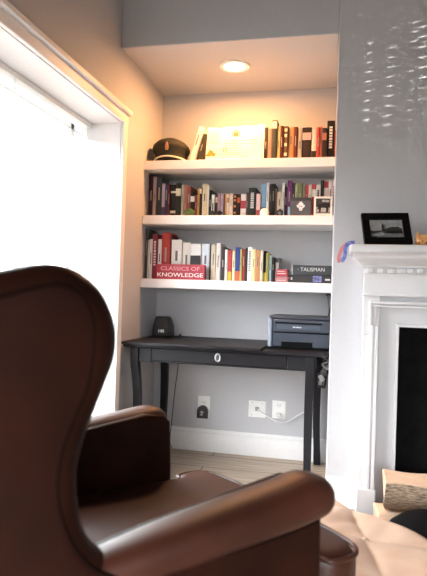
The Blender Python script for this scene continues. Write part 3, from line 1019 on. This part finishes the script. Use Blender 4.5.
# small black camera
kc = thing('camera_toy', 'tiny black box camera in front of the beige middle-shelf book', 'camera', (.84, -.296, zm))
obj('camera_body', BX(((-.0175, -.01, 0), (.0175, .012, .034))), bk_, kc, bevel=.002)
obj('viewfinder', BX(((-.008, -.008, .034), (.01, .01, .041))), bk_, kc, bevel=.0015)
bm = bmesh.new()
lathe(bm, [(.0095, 0), (.0095, .006), (.007, .007)], n=20)
o = obj('lens_barrel', bm, mat('metal_grey', '77787a', .35, metal=.7), kc, smooth=True)
o.rotation_euler = (math.pi / 2, 0, 0)
o.location = (0, -.01, .016)
tag(obj('tin', BX(((-.0055, -.012, 0), (.0055, .012, .054))), mat('tin_blue', '8ab4dc', .4), bevel=.002, loc=(.8925, -.292, zm)), 'narrow pale blue tin beside the skull-emblem box', 'tin')

# red lettered block
sg = thing('red_sign', 'red block sign with two lines of white capitals on the lower shelf', 'sign', (.249, -.322, zl))
obj('sign_block', BX(((-.151, 0, 0), (.151, .034, .091))), mat('sign_red', 'a02238', .5, .1, 40), sg, bevel=.002)
text('lettering_upper', 'CLASSICS OF', .033, mat('print_pink', 'e0949c'), sg, (0, -.001, .064), sx=1.3)
text('lettering_lower', 'KNOWLEDGE', .034, mat('print_white', 'f2e6e6'), sg, (0, -.001, .026), sx=1.36)
obj('edge_strip', BX(((.1512, .002, .002), (.156, .03, .086))), mat('sign_dark_red', '6e1a28', .5), sg)

# ------------------------------------------------------------------ desk
dk = mat('desk_black_brown', '201f22', .45, .12, 14, .03, stretch=(1, 14, 14), spec=.14)
desk = thing('writing_desk', 'black-brown writing desk with curved legs standing in the alcove', 'desk', (.58, -.3, 0))
ox, oy = -.58, .3
obj('desk_leaf', BX(((.012 + ox, -.635 + oy, .73), (.8 + ox, -.02 + oy, .745))), dk, desk, bevel=.003)
obj('desk_top', BX(((.008 + ox, -.598 + oy, .713), (1.152 + ox, -.018 + oy, .7298))), dk, desk, bevel=.003)
apr = bmesh.new()
for a, b in (((.06, -.572, .632), (.168, -.552, .713)), ((.935, -.572, .632), (1.09, -.552, .713)), ((.168, -.572, .632), (.935, -.552, .64)),
             ((.06, -.06, .632), (1.09, -.042, .713)), ((.062, -.55, .632), (.08, -.06, .713)), ((1.07, -.55, .632), (1.088, -.06, .713))):
    box(apr, (a[0] + ox, a[1] + oy, a[2]), (b[0] + ox, b[1] + oy, b[2]))
obj('apron', apr, dk, desk, bevel=.002)
dr = obj('drawer', BX(((.171 + ox, -.576 + oy, .6425), (.932 + ox, -.552 + oy, .711))), dk, desk, bevel=.003)
bm = bmesh.new()
tube(bm, [(.556 + ox + .0135 * math.cos(a), -.579 + oy, .679 + .02 * math.sin(a)) for a in [2 * math.pi * k / 28 for k in range(28)]], .0048, 8, closed=True)
obj('drawer_pull', bm, mat('pewter', 'a8aaac', .3, .05, metal=.8), dr, smooth='all')
bm = bmesh.new()
pillow(bm, [(.012 * math.cos(2 * math.pi * k / 20), .018 * math.sin(2 * math.pi * k / 20)) for k in range(20)], -.002, .002, .001, lambda u, v, w: (.556 + ox + u, -.577 + oy + w, .679 + v))
obj('keyhole_plate', bm, mat('pewter_dark', '55575a', .35, .05, metal=.7), dr)


def desk_leg(xc, yc, sy, sx):
    rings = []
    for k in range(15):
        t = k / 14
        z = .713 - .713 * t
        w = .0235 - .005 * t + (.002 if t > .9 else 0)
        # straight head, knee bowing inwards, foot kicking out again
        off = 0 if t < .12 else math.sin((t - .12) / .88 * math.pi * 1.25)
        yy = yc + sy * .022 * off
        xx = xc + sx * .014 * off
        rings.append([(xx + a * w, yy + b * w, z) for a, b in ((-1, -1), (1, -1), (1, 1), (-1, 1))])
    bm = bmesh.new()
    loft(bm, rings)
    o = obj('leg', bm, dk, desk, smooth=True, bevel=.003)
    return o


desk_leg(.073 + ox, -.562 + oy, 1, 1)
desk_leg(1.056 + ox, -.562 + oy, 1, -.25)
desk_leg(.09 + ox, -.066 + oy, -.4, .6)
desk_leg(1.084 + ox, -.066 + oy, -.4, -.5)

# ------------------------------------------------------------------ printer
pr = thing('printer', 'slate grey laser printer on the right end of the desk', 'printer', (.977, -.42, .7301))
pm = mat('printer_grey', '373d48', .45, .03, 60, spec=.3)
pmd = mat('printer_dark', '08090b', .7, .03, spec=.1)
pml = mat('printer_light', '8a919e', .45, .03)
bm = bmesh.new()
pillow(bm, round_rect(-.146, .0, .172, .34, .02), .012, .17, .006, lambda u, v, w: (u, v, w), 3)
obj('printer_body', bm, pm, pr, smooth=True)
obj('side_cheek', BX(((-.172, .004, .004), (-.1465, .33, .182))), pml, pr, bevel=.008, seg=3)
obj('base_tray', BX(((-.17, .002, 0), (.172, .335, .0125))), pmd, pr, bevel=.003)
obj('top_cover', BX(((-.165, -.002, .1705), (.172, .335, .186))), pm, pr, bevel=.005, seg=3)
pn = obj('front_door', BX(((-.135, -.004, .098), (.172, .004, .166))), pm, pr, bevel=.003)
obj('door_groove', BX(((-.13, -.0062, .1425), (.13, -.0035, .1515))), pmd, pn)
obj('door_panel', BX(((-.12, -.0062, .112), (.12, -.0035, .141))), mat('printer_mid', '434a57', .45, spec=.3), pn, bevel=.002)
text('brand_lettering', 'brother', .0135, mat('print_bright', 'f2f4f6'), pn, (-.005, -.0068, .126), sx=1.15)
obj('body_seam', BX(((-.14, -.001, .0905), (.17, .006, .0975))), pmd, pr)
pc = obj('paper_cassette', BX(((-.14, -.003, .0145), (.17, .004, .09))), pm, pr, bevel=.003)
obj('cassette_recess', BX(((-.092, -.0045, .0135), (.08, -.002, .043))), pmd, pc)
obj('cassette_lip', BX(((-.094, -.0075, .043), (.082, -.003, .046))), pm, pc, bevel=.001)

# ------------------------------------------------------------------ desk clock and stray cable end
ck = thing('clock_radio', 'black tapered clock radio at the back left corner of the desk', 'clock', (.094, -.14, .7453))
bm = bmesh.new()
sec = lambda w, d, z: [(-w, -d * .3, z), (-w * .8, -d, z), (w * .8, -d, z), (w, -d * .3, z), (w, d, z), (-w, d, z)]
loft(bm, [sec(.068, .045, 0), sec(.068, .045, .02), sec(.062, .042, .07), sec(.048, .034, .118), sec(.042, .03, .128)])
obj('clock_body', bm, mat('clock_black', '141415', .4, .05), ck, bevel=.004)
text('clock_digits', '1:05', .024, mat('digits_glow', 'd8dcd8', .5, 0, emit=.35), ck, (.004, -.0455, .036), rot=(math.radians(84), 0, 0))
tag(obj('cable_stub', BX(((-.006, -.006, 0), (.006, .006, .012))), bk_, bevel=.002, loc=(.185, -.045, .7453)), 'tiny black plug lying on the desk near the back wall', 'plug')

# ------------------------------------------------------------------ outlets and cables
plm = mat('outlet_white', 'ececea', .35, .01)
hole = mat('outlet_slot', '55524e', .6)


def outlet(label, x0, x1, z0, z1, kind):
    t = thing('wall_outlet', label, 'outlet', ((x0 + x1) / 2, 0, (z0 + z1) / 2), group='outlets on the alcove wall')
    w, h = (x1 - x0) / 2, (z1 - z0) / 2
    obj('cover_plate', BX(((-w, -.006, -h), (w, -.0005, h))), plm, t, bevel=.002)
    if kind == 'duplex':
        for dz in (-.027, .027):
            bm = bmesh.new()
            pillow(bm, round_rect(-.018, -.015, .018, .015, .008), -.0085, -.005, .001, lambda u, v, q: (u, q, v + dz), 2)
            s = obj('socket', bm, plm, t)
            obj('socket_slots', BX(((-.008, -.0092, dz - .004), (-.0055, -.008, dz + .007)), ((.0055, -.0092, dz - .004), (.008, -.008, dz + .007)), ((-.002, -.0092, dz - .011), (.002, -.008, dz - .008))), hole, s)
    else:
        obj('cable_port', BX(((-.012, -.009, -.012), (.014, -.006, .014))), mat('port_grey', '9a9a98', .5), t, bevel=.001)
        obj('screws', BX(((-.035, -.0072, .036), (-.03, -.006, .04)), ((.03, -.0072, .036), (.035, -.006, .04)), ((-.035, -.0072, -.04), (-.03, -.006, -.036))), hole, t)
    return t


outlet('white double outlet holding the black plug adapter', .309, .391, .217, .359, 'duplex')
outlet('wide white cable plate left of the other right-hand outlet', .644, .756, .247, .353, 'port')
outlet('white double outlet with a white plug, right of the cable plate', .797, .883, .25, .364, 'duplex')
ad = thing('plug_adapter', 'black plug adapter in the left outlet under the desk', 'adapter', (.347, -.009, .258))
bm = bmesh.new()
pillow(bm, [(-.034, -.038), (.034, -.038), (.034, .012), (.028, .03), (.012, .042), (-.012, .042), (-.028, .03), (-.034, .012)], -.036, 0, .006, lambda u, v, w: (u, w, v), 3)
obj('adapter_body', bm, mat('adapter_black', '151515', .4), ad, smooth=True)
bm = bmesh.new()
box(bm, (-.012, -.0372, -.002), (.012, -.0355, .005))
box(bm, (-.004, -.0372, -.02), (.004, -.0355, .012))
box(bm, (-.012, -.0372, -.018), (.006, -.0355, -.012))
obj('adapter_print', bm, mat('print_grey'  , 'b8b8b8'), ad)
wp = thing('white_plug', 'white plug in the lower socket of the rightmost outlet', 'plug', (.84, -.0095, .277))
obj('plug_body', BX(((-.013, -.026, -.012), (.013, 0, .012))), plm, wp, bevel=.004, seg=3)
obj('plug_neck', BX(((-.005, -.036, -.02), (.005, -.022, -.006))), plm, wp, bevel=.002)


def cable(label, pts, r, m, name='cable', cat='cable', group=None):
    bm = bmesh.new()
    tube(bm, catmull(pts, 8), r, 7)
    return tag(obj(name, bm, m, smooth='all'), label, cat, group)


wc = mat('cable_white', 'e8e8ea', .4)
bc = mat('cable_black', '17171a', .4)
gc = mat('cable_grey', '8d9094', .4)
cable('white cable sagging from the wide cable plate past the right outlet', [(.705, -.011, .3), (.725, -.02, .288), (.76, -.02, .268), (.81, -.042, .248), (.86, -.046, .236), (.9, -.03, .243), (.955, -.025, .28), (1.01, -.03, .318), (1.05, -.04, .37), (1.1, -.06, .45), (1.11, -.09, .56)], .0042, wc)
cable('thin dark cord hanging from the desk down the back wall', [(.186, -.012, .73), (.176, -.012, .62), (.166, -.012, .52), (.15, -.014, .36), (.138, -.02, .17), (.13, -.022, .05), (.15, -.03, .006)], .0028, bc)
cable('black cable looping below the lower shelf behind the printer', [(1.112, -.02, 1.043), (1.128, -.02, 1.047), (1.143, -.02, 1.037), (1.146, -.02, 1.0), (1.138, -.018, .95), (1.128, -.012, .88), (1.12, -.0075, .76), (1.12, -.0075, .6)], .005, bc)
cable('grey cable beside the black looping cable behind the printer', [(1.12, -.009, 1.045), (1.128, -.009, .98), (1.134, -.009, .9), (1.135, -.006, .74), (1.135, -.006, .62)], .0028, gc)
ct = 'cables knotted behind the right desk leg'
cable('black cable knotted behind the right desk leg', [(1.12, -.03, .695), (1.135, -.16, .66), (1.105, -.2, .63), (1.14, -.22, .6), (1.13, -.2, .56), (1.108, -.17, .52), (1.12, -.1, .48), (1.13, -.03, .56)], .006, bc, group=ct)
cable('grey cable knotted behind the right desk leg', [(1.135, -.03, .695), (1.12, -.18, .65), (1.142, -.23, .62), (1.106, -.25, .6), (1.12, -.23, .57), (1.144, -.2, .59), (1.14, -.1, .64), (1.145, -.03, .69)], .005, gc, group=ct)
cable('pale cable knotted behind the right desk leg', [(1.14, -.12, .695), (1.115, -.21, .68), (1.14, -.24, .655), (1.11, -.26, .64), (1.144, -.25, .61), (1.13, -.2, .64), (1.145, -.1, .66)], .0045, wc, group=ct)
cn = thing('cable_connector', 'pale grey connector block hanging among the knotted cables', 'connector', (1.107, -.235, .556))
cn.rotation_euler = (0, math.radians(-30), 0)
obj('connector_body', BX(((-.014, -.012, -.02), (.014, .012, .02))), mat('connector_grey', 'c4c8c4', .5), cn, bevel=.003)
obj('connector_cap', BX(((-.011, -.01, .02), (.011, .01, .034))), bc, cn, bevel=.002)
ps = thing('power_strip', 'black power brick strapped behind the right desk leg', 'power adapter', (1.1, -.205, .525))
obj('brick_body', BX(((-.016, -.014, -.03), (.016, .014, .03))), bc, ps, bevel=.004)
obj('brick_label', BX(((-.01, -.0148, -.012), (.01, -.0135, .014))), gc, ps)

# ------------------------------------------------------------------ fireplace
white_fp = mat('mantel_paint', 'd2d1d3', .4, .015, 40)
FC = 1.935                                   # centre of the surround
fp = thing('fireplace_mantel', 'white classical fireplace surround with dentils against the grey wall', 'fireplace', (FC, -AD, 0))
H = FC - 1.31


def FB(*bs):
    return BX(*[((a[0], a[1], a[2]), (b[0], b[1], b[2])) for a, b in bs])


obj('mantel_shelf', FB(((-H - .072, -.252, 1.236), (H + .072, -.0005, 1.272))), white_fp, fp, bevel=.01, seg=3)
bm = bmesh.new()
rings = []
for z, o in ((1.172, .0), (1.176, .004), (1.18, .004), (1.186, .01), (1.196, .02), (1.208, .036), (1.218, .05), (1.226, .056), (1.236, .056)):
    rings.append([(-H - o, -.125 - o * 1.7, z), (H + o, -.125 - o * 1.7, z), (H + o, -.0005, z), (-H - o, -.0005, z)])
loft(bm, rings)
obj('cove_moulding', bm, white_fp, fp, smooth=True)
bm = bmesh.new()
x = -H + .012
while x < H - .03:
    box(bm, (x, -.14, 1.15), (x + .029, -.12, 1.1719))
    x += .044
box(bm, (-H - .002, -.127, 1.143), (H + .002, -.02, 1.15))
obj('dentils', bm, white_fp, fp, bevel=.0015)
obj('frieze', FB(((-H, -.122, 1.052), (H, -.0005, 1.172))), white_fp, fp)
bm = bmesh.new()
box(bm, (-H - .004, -.13, 1.042), (H + .004, -.0005, 1.053))
box(bm, (-H + .028, -.124, 1.004), (H - .028, -.1, 1.018))
box(bm, (-H + .036, -.121, .99), (H - .036, -.1, .999))
obj('architrave', bm, white_fp, fp, bevel=.002)
for s in (-1, 1):
    bm = bmesh.new()
    q = lambda a, b: (min(s * a, s * b), max(s * a, s * b))
    for (a, b), yf, z0, z1 in (((H, H - .075), -.112, .14, 1.043), ((H - .028, H - .041), -.124, .905, 1.01), ((H - .05, H - .058), -.12, .905, .992),
                               ((H - .036, H - .05), -.124, .14, .905), ((H - .056, H - .072), -.124, .14, .9), ((H + .004, H - .03), -.118, .86, .866)):
        x0, x1 = q(a, b)
        box(bm, (x0, yf, z0), (x1, -.0005, z1))
    obj('pilaster', bm, white_fp, fp, bevel=.002)
    x0, x1 = q(H + .008, H - .08)
    obj('plinth', FB(((x0, -.13, 0), (x1, -.0005, .14))), white_fp, fp, bevel=.004)
OW = FC - 1.476
bm = bmesh.new()
for a, b in (((-H + .075, -.085, 0), (-OW - .014, -.0005, 1.043)), ((OW + .014, -.085, 0), (H - .075, -.0005, 1.043)), ((-OW - .014, -.085, .915), (OW + .014, -.0005, 1.043))):
    box(bm, a, b)
obj('surround_slab', bm, mat('surround_pale', 'c6c6c9', .35, .03, 8), fp)
bm = bmesh.new()
for a, b in (((-OW - .0135, -.094, 0), (-OW, -.03, .9145)), ((OW, -.094, 0), (OW + .0135, -.03, .9145)), ((-OW, -.094, .9), (OW, -.03, .9145))):
    box(bm, a, b)
obj('opening_trim', bm, white_fp, fp, bevel=.002)
obj('firebox', FB(((-OW, -.03, 0), (OW, -.0005, .9))), mat('soot_black', '121212', .9, .3, 20, .3, spec=.05), fp)
obj('hearth', FB(((-H - .03, -.52, 0.0005), (H + .03, -.131, .02))), mat('hearth_tile', '1e1e20', .35, .1, 8), fp, bevel=.003)

# firewood
bark = mat('bark', '6e5844', .9, .5, 18, 1, hex2='b8a088', stretch=(2.2, 14, 14))
cut = mat('split_wood', 'bd9f86', .75, .12, 10, .2, stretch=(1.5, 18, 18))


def log(label, loc, L, sec, rz, seed, fx=()):
    """sec: outline (y, z, material) going round; split faces are pale wood, the rest bark"""
    rnd = random.Random(seed)
    bm = bmesh.new()
    rings = []
    n = 14
    ph = [rnd.uniform(0, 6) for _ in sec]
    for i in range(n + 1):
        x = -L / 2 + L * i / n
        rings.append([(x + (0.008 * math.sin(p * 3) if i in (0, n) else 0), y * (1 + .05 * math.sin(x * 13 + p)), z * (1 + .04 * math.sin(x * 17 + p * 2))) for (y, z, m), p in zip(sec, ph)])
    V = [[bm.verts.new(p) for p in r] for r in rings]
    k = len(sec)
    for A, B in zip(V, V[1:]):
        for j in range(k):
            f = bm.faces.new((A[j], A[(j + 1) % k], B[(j + 1) % k], B[j]))
            f.material_index = sec[j][2]
    bm.faces.new(V[0][::-1]).material_index = 0
    bm.faces.new(V[-1]).material_index = 0
    o = obj('firewood_log', bm, [cut, bark], bevel=.004)
    o.location = loc
    o.rotation_euler = (0, 0, rz)
    return tag(o, label, 'log', 'firewood on the hearth')


log('large split log with rough bark front, topmost before the black firebox', (1.665, -1.03, .1205), .5,
    [(-.075, .03, 1), (-.085, .07, 1), (-.075, .125, 0), (-.0, .165, 0), (.075, .14, 0), (.08, .05, 1), (.03, .0, 1), (-.04, .002, 1)], math.radians(-2), 3)
log('smaller pale log under the large split log on the hearth', (1.62, -1.02, .0205), .48,
    [(-.08, .02, 0), (-.085, .075, 0), (-.06, .097, 0), (.05, .097, 0), (.09, .05, 1), (.07, .0, 1), (-.06, .0, 1)], math.radians(3), 5)

# things on the mantel shelf
mz = 1.2723
bf = thing('photo_frame', 'black photo frame with a grey photo of a building on the mantel', 'photo frame', (1.412, -.945, mz + .0092))
bf.rotation_euler = (math.radians(-25), math.radians(-2), math.radians(11))
obj('frame_border', frame_bm(.218, .165, .034, .02), mat('frame_black', '0c0b0b', .5, .05, spec=.15), bf, bevel=.002)
photo_print('photo', .152, .099, bf, (0, .01, .033), (0, 0, 0), 1, 'house')
obj('frame_back', BX(((-.1, .0125, .006), (.1, .0195, .158))), blackm, bf)
obj('frame_stand', BX(((-.02, .0205, .01), (.02, .024, .1))), blackm, bf)

oc = thing('cat_ornament', 'orange mottled ornament with pointed ears right of the black photo frame', 'ornament', (1.577, -.9, mz))
om = mat('ornament_orange', 'c87a3c', .5, .3, 40, hex2='e8b070')
bm = bmesh.new()
lathe(bm, [(.03, 0), (.046, .008), (.05, .024), (.044, .04), (.03, .052), (.008, .056)], n=28, sy=.75)
obj('ornament_body', bm, om, oc, smooth=True)
for s, hgt in ((-1, .07), (.1, .068)):
    bm = bmesh.new()
    loft(bm, [[(s * .036 - .014, -.012, .03), (s * .036 + .016, -.012, .042), (s * .036 + .014, .01, .042), (s * .036 - .014, .01, .03)],
              [(s * .038 - .002, -.003, hgt), (s * .038 + .002, -.003, hgt), (s * .038 + .002, .001, hgt), (s * .038 - .002, .001, hgt)]])
    obj('ear', bm, om, oc, bevel=.002)
bm = bmesh.new()
for u, v in ((-.02, .022), (.012, .026), (-.004, .014), (-.034, .016)):
    bmesh.ops.create_icosphere(bm, subdivisions=1, radius=.005, matrix=Matrix.Translation((u, -.036 + abs(u) * .2, v)))
obj('painted_spots', bm, mat('spot_brown', '7a4020', .5), oc)

rb = thing('ribbon', 'orange and blue ribbon hanging over the left end of the mantel', 'ribbon', (1.231, -.9, 1.236))
for nm, c, c2, pts, w in (('orange_strip', 'e09060', 'd87890', [(.03, .0, .0475), (.0, 0, .046), (-.024, 0, .026), (-.034, 0, .002), (-.04, .004, -.026), (-.034, .008, -.04)], .014),
                          ('blue_strip', '4858a8', '8090d0', [(.03, -.03, .0475), (.006, -.03, .046), (-.01, -.03, .026), (-.012, -.03, .002), (-.016, -.026, -.022), (-.028, -.022, -.038)], .012)):
    P_ = catmull(pts, 5)
    bm = bmesh.new()
    rings = []
    for i, p in enumerate(P_):
        t = (P_[min(i + 1, len(P_) - 1)] - P_[max(i - 1, 0)]).normalized()
        nrm = Vector((0, 1, 0)).cross(t).normalized() * .0085
        rings.append([p + Vector((0, -w, 0)) - nrm, p + Vector((0, w, 0)) - nrm, p + Vector((0, w, 0)) + nrm, p + Vector((0, -w, 0)) + nrm])
    loft(bm, rings)
    obj(nm, bm, mat(nm, c, .5, .2, 60, hex2=c2), rb, smooth=True)

# ------------------------------------------------------------------ leather wing chair
lea = mat('brown_leather', '1f0d08', .5, .2, 9, .12, hex2='29120b', spec=.1)
lit_lea = mat('lit_leather', '33170e', .46, .2, 7, .12, hex2='401f14', spec=.4)  # lighter copy of the leather: light painted onto seat cushion and arm rolls
pip = mat('leather_piping', '150805', .8, .1, 30, spec=.05)
wood = mat('dark_wood', '2a170f', .4, .2, 12)
CH = thing('wing_chair', 'large brown leather wing chair in the left foreground, seen from its side', 'armchair', (.644, -2.491, 0), math.atan2(.7251, .6886))


def side(s):
    return lambda u, v, w: (u, s * w, v)


front = [(-.33, 1.028), (-.243, 1.049), (-.188, 1.062), (-.161, 1.063), (-.135, 1.057), (-.107, 1.04), (-.086, 1.018), (-.072, .991), (-.064, .964), (-.063, .941), (-.067, .914),
         (-.077, .886), (-.098, .833), (-.112, .795), (-.12, .752), (-.119, .722), (-.115, .69), (-.106, .662), (-.092, .638), (-.07, .615), (-.04, .59), (-.02, .55)]
wing = catmull(front, 3) + [Vector(p) for p in ((0, .45), (0, .2), (-.2, .17), (-.355, .17), (-.37, .3), (-.39, .55), (-.41, .8), (-.418, .93), (-.4, .99), (-.37, 1.015))]
inner = [(-.36, .985), (-.249, 1.013), (-.209, 1.025), (-.167, 1.031), (-.136, 1.017), (-.12, .989), (-.114, .96), (-.115, .93), (-.124, .878), (-.142, .836), (-.158, .787), (-.162, .738), (-.153, .693), (-.131, .645), (-.098, .607), (-.06, .588)]
for s in (1, -1):
    bm = bmesh.new()
    pillow(bm, wing, .30, .405, .036, side(s), 6, r2=.046)
    wg = obj('wing', bm, lea, CH, smooth='all')
    bm = bmesh.new()
    tube(bm, [(p[0], s * .402, p[1]) for p in catmull(inner, 4)], .004, 8)
    obj('piping', bm, pip, wg, smooth='all')
    # rolled arm
    e_ = .012 if s > 0 else -.02
    ctrl = [(-.16, .604, .02, .034), (-.1, .612, .03, .04), (.03, .634, .037, .052), (.15, .651, .041, .056), (.29, .667, .044, .059), (.345, .677, .045, .06), (.374, .674, .042, .057), (.39, .667, .036, .051), (.4, .655, .026, .039), (.403, .645, .013, .02)]
    rings = []
    n = 22
    for X, ztop, hh, ww in ctrl:
        X += .025 * (s > 0) * (X > .3)
        zc = ztop - hh if X < .36 + .025 * (s > 0) else   .677 - .045
        r = []
        for k in range(n):
            a = 2 * math.pi * k / n
            ca_, sa_ = math.cos(a), math.sin(a)
            r.append((X, s * (.362 + ww * math.copysign(abs(ca_) ** .8, ca_)), zc + hh * math.copysign(abs(sa_) ** .85, sa_)))
        rings.append(r)
    # refine along the length
    rr = []
    cols = [catmull([r[k] for r in rings], 4) for k in range(n)]
    for i in range(len(cols[0])):
        rr.append([cols[k][i] for k in range(n)])
    bm = bmesh.new()
    loft(bm, rr)
    ar = obj('arm', bm, lit_lea, CH, smooth='all')
    bm = bmesh.new()
    sidep = [(-.2, .17), (.395, .17), (.392, .45), (.388, .6), (.3, .615), (.1, .61), (-.1, .595), (-.2, .58)]
    pillow(bm, sidep, .30, .385, .014, side(s), 4)
    pillow(bm, [(-.2, .17), (.42 + e_, .17), (.42 + e_, .5), (.412 + e_, .636), (.39 + e_, .656), (.34, .664), (.15, .638), (.03, .62), (-.1, .596), (-.2, .58)], .296, .37, .012, side(s), 4, r2=.02)
    obj('arm_panel', bm, lea, ar, smooth='all')
    bm = bmesh.new()
    tube(bm, [(p[0], s * .388, p[1]) for p in catmull([(-.07, .592), (.03, .576), (.15, .573), (.29, .578), (.37, .59)], 5)], .005, 8)
    obj('arm_piping', bm, pip, ar, smooth='all')
bm = bmesh.new()
pillow(bm, [(-.4, .17), (-.33, .17), (-.345, .55), (-.36, .85), (-.345, .985), (-.37, 1.02), (-.41, 1.0), (-.428, .9), (-.418, .6)], -.31, .31, .02, side(1), 4)
obj('outer_back', bm, lea, CH, smooth=True)
bm = bmesh.new()
pillow(bm, catmull([(-.335, .4), (-.19, .42), (-.2, .6), (-.24, .85), (-.27, 1.0), (-.31, 1.035), (-.35, 1.01), (-.35, .8)], 4, True), -.297, .297, .04, side(1), 5)
obj('inner_back', bm, lea, CH, smooth='all')
T = [(-.27, -.292), (.3, -.292), (.452, -.294), (.47, -.325), (.52, -.335), (.56, -.32), (.585, -.27), (.597, -.12), (.6, 0), (.597, .12), (.585, .27), (.56, .32), (.52, .335), (.47, .325), (.452, .294), (.3, .292), (-.27, .292)]
bm = bmesh.new()
Tc = []
for i, p in enumerate(T):
    Tc.append(p)
pillow(bm, Tc, .312, .47, .03, lambda u, v, w: (u, v, w + (.014 * max(0, 1 - (v / .3) ** 2) * max(0, 1 - ((u - .1) / .5) ** 2) if w > .4 else 0)), 5)
sc = obj('seat_cushion', bm, lit_lea, CH, smooth='all')
for zz in (.458, .325):
    bm = bmesh.new()
    tube(bm, [(p[0] * 1.0, p[1] * 1.0, zz) for p in catmull(T[1:-1], 3)], .006, 8)
    obj('cushion_piping', bm, lit_lea, sc, smooth='all')
bm = bmesh.new()
pillow(bm, round_rect(-.36, -.375, .44, .375, .03), .15, .3115, .02, lambda u, v, w: (u, v, w), 4)
obj('seat_rail', bm, lea, CH, smooth=True)
bm = bmesh.new()
for x in (.38, -.33):
    for y in (-.33, .33):
        b2_ = bmesh.new()
        loft(b2_, [[(x + a * w + dx, y + b * w, z) for a, b in ((-1, -1), (1, -1), (1, 1), (-1, 1))] for w, z, dx in ((.017, 0, -.02 if x < 0 else .01), (.02, .06, -.01 if x < 0 else .004), (.028, .152, 0))])
        obj('leg', b2_, wood, CH, bevel=.003)
bm.free()

# ------------------------------------------------------------------ tufted leather ottoman
OX0, OX1, OY0, OY1, OZ = .625, 1.02, -.44, .24, .36
OT = thing('tufted_ottoman', 'tan button-tufted leather ottoman in front of the wing chair', 'ottoman', (.644, -2.491, 0), math.atan2(.7251, .6886))
tan = mat('tan_leather', 'bfa08a', .5, .1, 7, .1, hex2='cab09c')
bm = bmesh.new()
NX, NY = 56, 92
G = []


def top_z(x, y):
    dx, dy = x - .845, y + .098
    u = (dx / .14 + dy / .187) / 2
    v = (dx / .14 - dy / .187) / 2
    h = (abs(math.sin(math.pi * u)) * abs(math.sin(math.pi * v))) ** .5
    ed = min(x - OX0, OX1 - x, y - OY0, OY1 - y)
    fade = min(1, max(0, ed / .07))
    rim = .05 * (1 - math.sqrt(max(0, 1 - (1 - min(1, ed / .05)) ** 2)))
    return OZ - .02 * (1 - h) - .003 * math.sin(23 * x + 9 * y + 2 * math.sin(31 * y)) * fade - rim


for i in range(NX + 1):
    row = []
    for j in range(NY + 1):
        x = OX0 + (OX1 - OX0) * i / NX
        y = OY0 + (OY1 - OY0) * j / NY
        row.append(bm.verts.new((x, y, top_z(x, y))))
    G.append(row)
for i in range(NX):
    for j in range(NY):
        bm.faces.new((G[i][j], G[i + 1][j], G[i + 1][j + 1], G[i][j + 1]))
rim = [G[i][0] for i in range(NX + 1)] + [G[NX][j] for j in range(1, NY + 1)] + [G[i][NY] for i in range(NX - 1, -1, -1)] + [G[0][j] for j in range(NY - 1, 0, -1)]
low = [bm.verts.new((v.co.x, v.co.y, .235)) for v in rim]
for k in range(len(rim)):
    q = (k + 1) % len(rim)
    bm.faces.new((rim[k], low[k], low[q], rim[q]))
bm.faces.new(low)
obj('tufted_top', bm, tan, OT, smooth=True)
bm = bmesh.new()
for i in range(-3, 4):
    for j in range(-4, 5):
        x, y = .845 + .14 * (i + j), -.098 + .187 * (i - j)
        if OX0 + .04 < x < OX1 - .04 and OY0 + .04 < y < OY1 - .04:
            bb = bmesh.new()
            lathe(bb, [(.012, -.006), (.012, -.001), (.008, .003), (.001, .0045)], c=(x, y, top_z(x, y) + .001), n=14)
            obj('button', bb, tan, OT, smooth='all')
bm.free()
bm = bmesh.new()
pillow(bm, round_rect(OX0 + .012, OY0 + .012, OX1 - .012, OY1 - .012, .02), .09, .2348, .01, lambda u, v, w: (u, v, w), 3)
obj('ottoman_base', bm, tan, OT, smooth=True)
for x in (OX0 + .05, OX1 - .05):
    for y in (OY0 + .05, OY1 - .05):
        bm = bmesh.new()
        lathe(bm, [(.016, 0), (.02, .02), (.026, .091)], c=(x, y, 0), n=16)
        obj('foot', bm, wood, OT, smooth=True)

# black floor cushion
bp = thing('floor_cushion', 'black round floor cushion between the tan ottoman and the logs', 'cushion', (1.567, -1.51, 0))
bm = bmesh.new()
lathe(bm, [(.13, 0), (.17, .01), (.19, .05), (.197, .12), (.192, .18), (.17, .225), (.13, .255), (.07, .275), (.01, .28)], n=44)
obj('cushion_body', bm, mat('cushion_black', '070708', .85, .1, 60, .1, spec=.08), bp, smooth='all')
bm = bmesh.new()
tube(bm, [(.1975 * math.cos(2 * math.pi * k / 44), .1975 * math.sin(2 * math.pi * k / 44), .12) for k in range(44)], .004, 6, closed=True)
obj('seam_piping', bm, mat('cushion_black', '0d0d0f'), bp, smooth='all')
